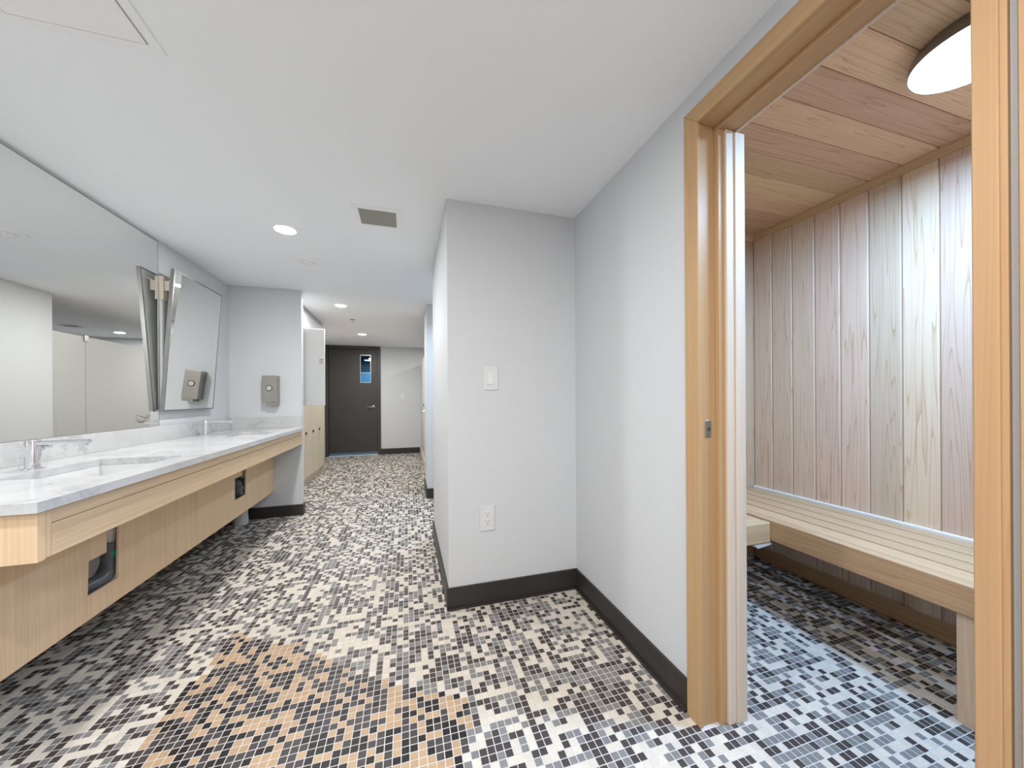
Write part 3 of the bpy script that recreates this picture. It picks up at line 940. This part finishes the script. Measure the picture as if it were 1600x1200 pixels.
# ---- switch and outlet
sw = empty('light_switch', (0.476, YS, 1.32), 'white rocker light switch on the projecting wall', 'switch')
box('cover_plate', 0.432, 0.520, YS - 0.007, YS, 1.250, 1.391, 'plastic', sw, bevel=0.003, seg=2)
prism('rocker', [(YS - 0.007, 1.284), (YS - 0.012, 1.285), (YS - 0.009, 1.321), (YS - 0.0085, 1.357), (YS - 0.007, 1.358)], 0, 0.455, 0.489, 'plasticshade', sw)
ou = empty('wall_outlet', (0.449, YS, 0.50), 'white double wall outlet low on the projecting wall', 'outlet')
box('cover_plate', 0.405, 0.494, YS - 0.007, YS, 0.424, 0.572, 'plastic', ou, bevel=0.003, seg=2)
for zz in (0.476, 0.521):
    rc = box('receptacle', 0.432, 0.467, YS - 0.0085, YS - 0.006, zz - 0.019, zz + 0.019, 'plasticshade', ou, bevel=0.0008)
    for q in ((0.4405, 0.4430, zz + 0.0, zz + 0.010), (0.4560, 0.4585, zz + 0.0, zz + 0.010), (0.4475, 0.4525, zz - 0.013, zz - 0.007)):
        box('slot', q[0], q[1], YS - 0.0092, YS - 0.008, q[2], q[3], 'slot', rc)
sw2 = empty('door_switch', (-0.088, YF, 1.25), 'small white switch on the end wall beside the charcoal door', 'switch')
box('cover_plate', -0.132, -0.044, YF - 0.007, YF, 1.18, 1.32, 'plastic', sw2, bevel=0.003)
box('rocker', -0.105, -0.071, YF - 0.011, YF - 0.006, 1.215, 1.285, 'plasticshade', sw2, bevel=0.001)

# ---- lockers beyond the stub wall
XK = -1.330
LKS = [4.600, 5.012, 5.397, 5.782, 6.167, 6.552]
LAB = ['locker next to the stub wall, its pale upper door standing open',
       'beige two-tier locker, nearest one fully visible beside the vanity end',
       'middle beige two-tier locker of the three visible ones',
       'beige two-tier locker third from the vanity end',
       'beige two-tier locker at the end of the row near the charcoal door']


def locker(i):
    y0, y1 = LKS[i], LKS[i + 1] - 0.002
    l = empty('locker', (-1.5, (y0 + y1) / 2, 0), LAB[i], 'locker', 'beige lockers along the left wall')
    t = 0.016
    boxes('body', [(XL, XK - 0.018, y0, y0 + t, 0.085, 2.04), (XL, XK - 0.018, y1 - t, y1, 0.085, 2.04), (XL, XL + 0.01, y0 + t, y1 - t, 0.085, 2.04),
                   (XL + 0.01, XK - 0.018, y0 + t, y1 - t, 0.085, 0.10), (XL + 0.01, XK - 0.018, y0 + t, y1 - t, 1.115, 1.135), (XL + 0.01, XK - 0.018, y0 + t, y1 - t, 2.025, 2.04)], 'locker', l)
    box('plinth', XL, XK - 0.035, y0, y1, 0.0, 0.085, 'locker', l)
    for tier, (z0, z1) in enumerate(((0.115, 1.120), (1.130, 2.035))):
        zl = 0.735 if tier == 0 else 1.66
        if i == 0 and tier == 1:
            bm = bmesh.new()
            add_box(bm, 0, 0.018, -0.400, 0, z0, z1)
            bmesh.ops.bevel(bm, geom=bm.edges[:], offset=0.002, segments=1, affect='EDGES')
            MM = Matrix.Translation((XK, y0 + 0.06, 0)) @ Matrix.Rotation(R(90), 4, 'Z')
            bmesh.ops.transform(bm, matrix=MM, verts=bm.verts)
            dr = from_bm('door', bm, 'lockin', l)
            bm = bmesh.new()
            add_box(bm, -0.012, 0, -0.372, -0.347, zl - 0.03, zl + 0.01)
            add_box(bm, -0.014, 0, -0.385, -0.347, zl + 0.015, zl + 0.022)
            bmesh.ops.transform(bm, matrix=MM, verts=bm.verts)
            from_bm('latch', bm, 'steel', dr)
            continue
        dr = box('door', XK - 0.018, XK, y0 + 0.004, y1 - 0.004, z0, z1, 'locker', l, bevel=0.0025)
        box('lock', XK, XK + 0.014, y0 + 0.045, y0 + 0.075, zl - 0.018, zl + 0.018, 'blackcap', dr, bevel=0.003)
        box('pull', XK, XK + 0.012, y0 + 0.050, y0 + 0.068, zl - 0.17, zl - 0.045, 'locker', dr, bevel=0.003)
    if i == 4:
        box('end_panel', XL, XK, y1, y1 + 0.022, 0.0, 2.04, 'locker', l, bevel=0.002)


for i in range(5): locker(i)

# ---- cubicle partitions on the right
XC = 0.300
cu = empty('cubicle_partition', (XC, 6.5, 0), 'grey cubicle partition with doors beyond the short wall', 'partition')
ZC0, ZC1 = 0.16, 1.965
box('panel', XC, XC + 0.022, 4.982, 5.478, ZC0, ZC1, 'partition', cu, bevel=0.002)
dc = box('door', XC, XC + 0.022, 5.486, 6.690, ZC0, ZC1, 'partition', cu, bevel=0.002)
box('panel', XC, XC + 0.022, 6.698, YF - 0.001, ZC0, ZC1, 'partition', cu, bevel=0.002)
box('hinge_bracket', XC - 0.012, XC, 5.455, 5.510, ZC1 - 0.06, ZC1 + 0.015, 'steel', dc, bevel=0.002)
box('wall_bracket', XC - 0.012, XC, 4.984, 5.022, 1.735, 1.785, 'edge', cu, bevel=0.002)
tube('pull_handle', [(XC, 6.30, 0.995), (XC - 0.035, 6.305, 0.985), (XC - 0.045, 6.37, 0.955), (XC - 0.045, 6.44, 0.955), (XC - 0.035, 6.505, 0.985), (XC, 6.51, 0.995)], 0.007, 'chrome', dc, 10)
lathe('lock', [(0.016, 0.0), (0.016, -0.012), (0.010, -0.014)], (XC, 6.61, 1.09), 'blackcap', dc, 20, 'X')
tube('pull_handle', [(XC, 7.42, 1.03), (XC - 0.04, 7.43, 1.03), (XC - 0.04, 7.62, 1.03), (XC, 7.63, 1.03)], 0.010, 'edge', cu, 10)
box('plinth', XC - 0.02, XC + 0.03, 5.0, YF - 0.013, 0.0, 0.155, 'locker', cu, bevel=0.002)

# ---- sauna benches
ZS = 0.52
bn = empty('sauna_bench', (2.2, 0.9, 0), 'slatted cedar bench along the sauna side wall', 'bench')
cuts = [1.968, 2.079, 2.190, 2.302, 2.413, 2.500]
for a_, b_ in zip(cuts, cuts[1:]):
    box('slat', a_ + 0.008, b_ - 0.008, -0.22, YSA - 0.02, ZS - 0.034, ZS, 'bench_y', bn, bevel=0.003)
box('back_ledge', 2.500, XSA, -0.22, YSA - 0.004, ZS - 0.02, ZS + 0.014, 'ledge', bn, bevel=0.003)
box('front_rail', 1.918, 1.966, -0.22, YSA - 0.02, 0.408, ZS + 0.001, 'bench_y', bn, bevel=0.004)
for yy in (0.742, -0.15, 1.93):
    box('leg', 1.945, 2.02, yy, yy + 0.046, 0.0, 0.407, 'bench_z', bn, bevel=0.002)
for yy in (0.30, 1.10, 1.80):
    box('bearer', 1.967, 2.50, yy, yy + 0.04, 0.42, ZS - 0.035, 'bench_x', bn)
b2 = empty('sauna_side_bench', (1.55, 1.75, 0), 'short lower cedar bench across the far end of the sauna', 'bench')
ZS2, YF2 = 0.508, 1.462
box('front_rail', 1.175, 1.916, YF2, YF2 + 0.048, 0.398, ZS2 + 0.001, 'bench_x', b2, bevel=0.004)
yy = YF2 + 0.050
while yy < YSA - 0.08:
    box('slat', 1.175, 1.914, yy + 0.004, yy + 0.105, ZS2 - 0.034, ZS2, 'bench_x', b2, bevel=0.003)
    yy += 0.111
box('leg', 1.20, 1.27, YF2 + 0.05, YF2 + 0.09, 0.0, 0.48, 'bench_z', b2, bevel=0.002)
prism('end_bracket', [(1.80, 0.397), (1.916, 0.397), (1.935, 0.385), (1.83, 0.372)], 1, YF2 + 0.004, YF2 + 0.05, 'lockin', b2)

# ---- sauna lamp
sl = empty('sauna_lamp', (1.86, 0.70, HSA), 'round bright flush lamp on the sauna ceiling', 'lamp')
LC = (1.855, 0.690, HSA)
lathe('housing', [(0.150, 0.0), (0.158, -0.012), (0.165, -0.040), (0.165, -0.052)], LC, 'frame', sl, 56)
lathe('diffuser', [(0.163, -0.050), (0.158, -0.060), (0.10, -0.066), (0.01, -0.068)], LC, 'lamp_cool', sl, 56)
disk_lamp('sauna_light', (LC[0], LC[1], HSA - 0.075), 0.30, P_SAUNA, COL_COOL, sl)
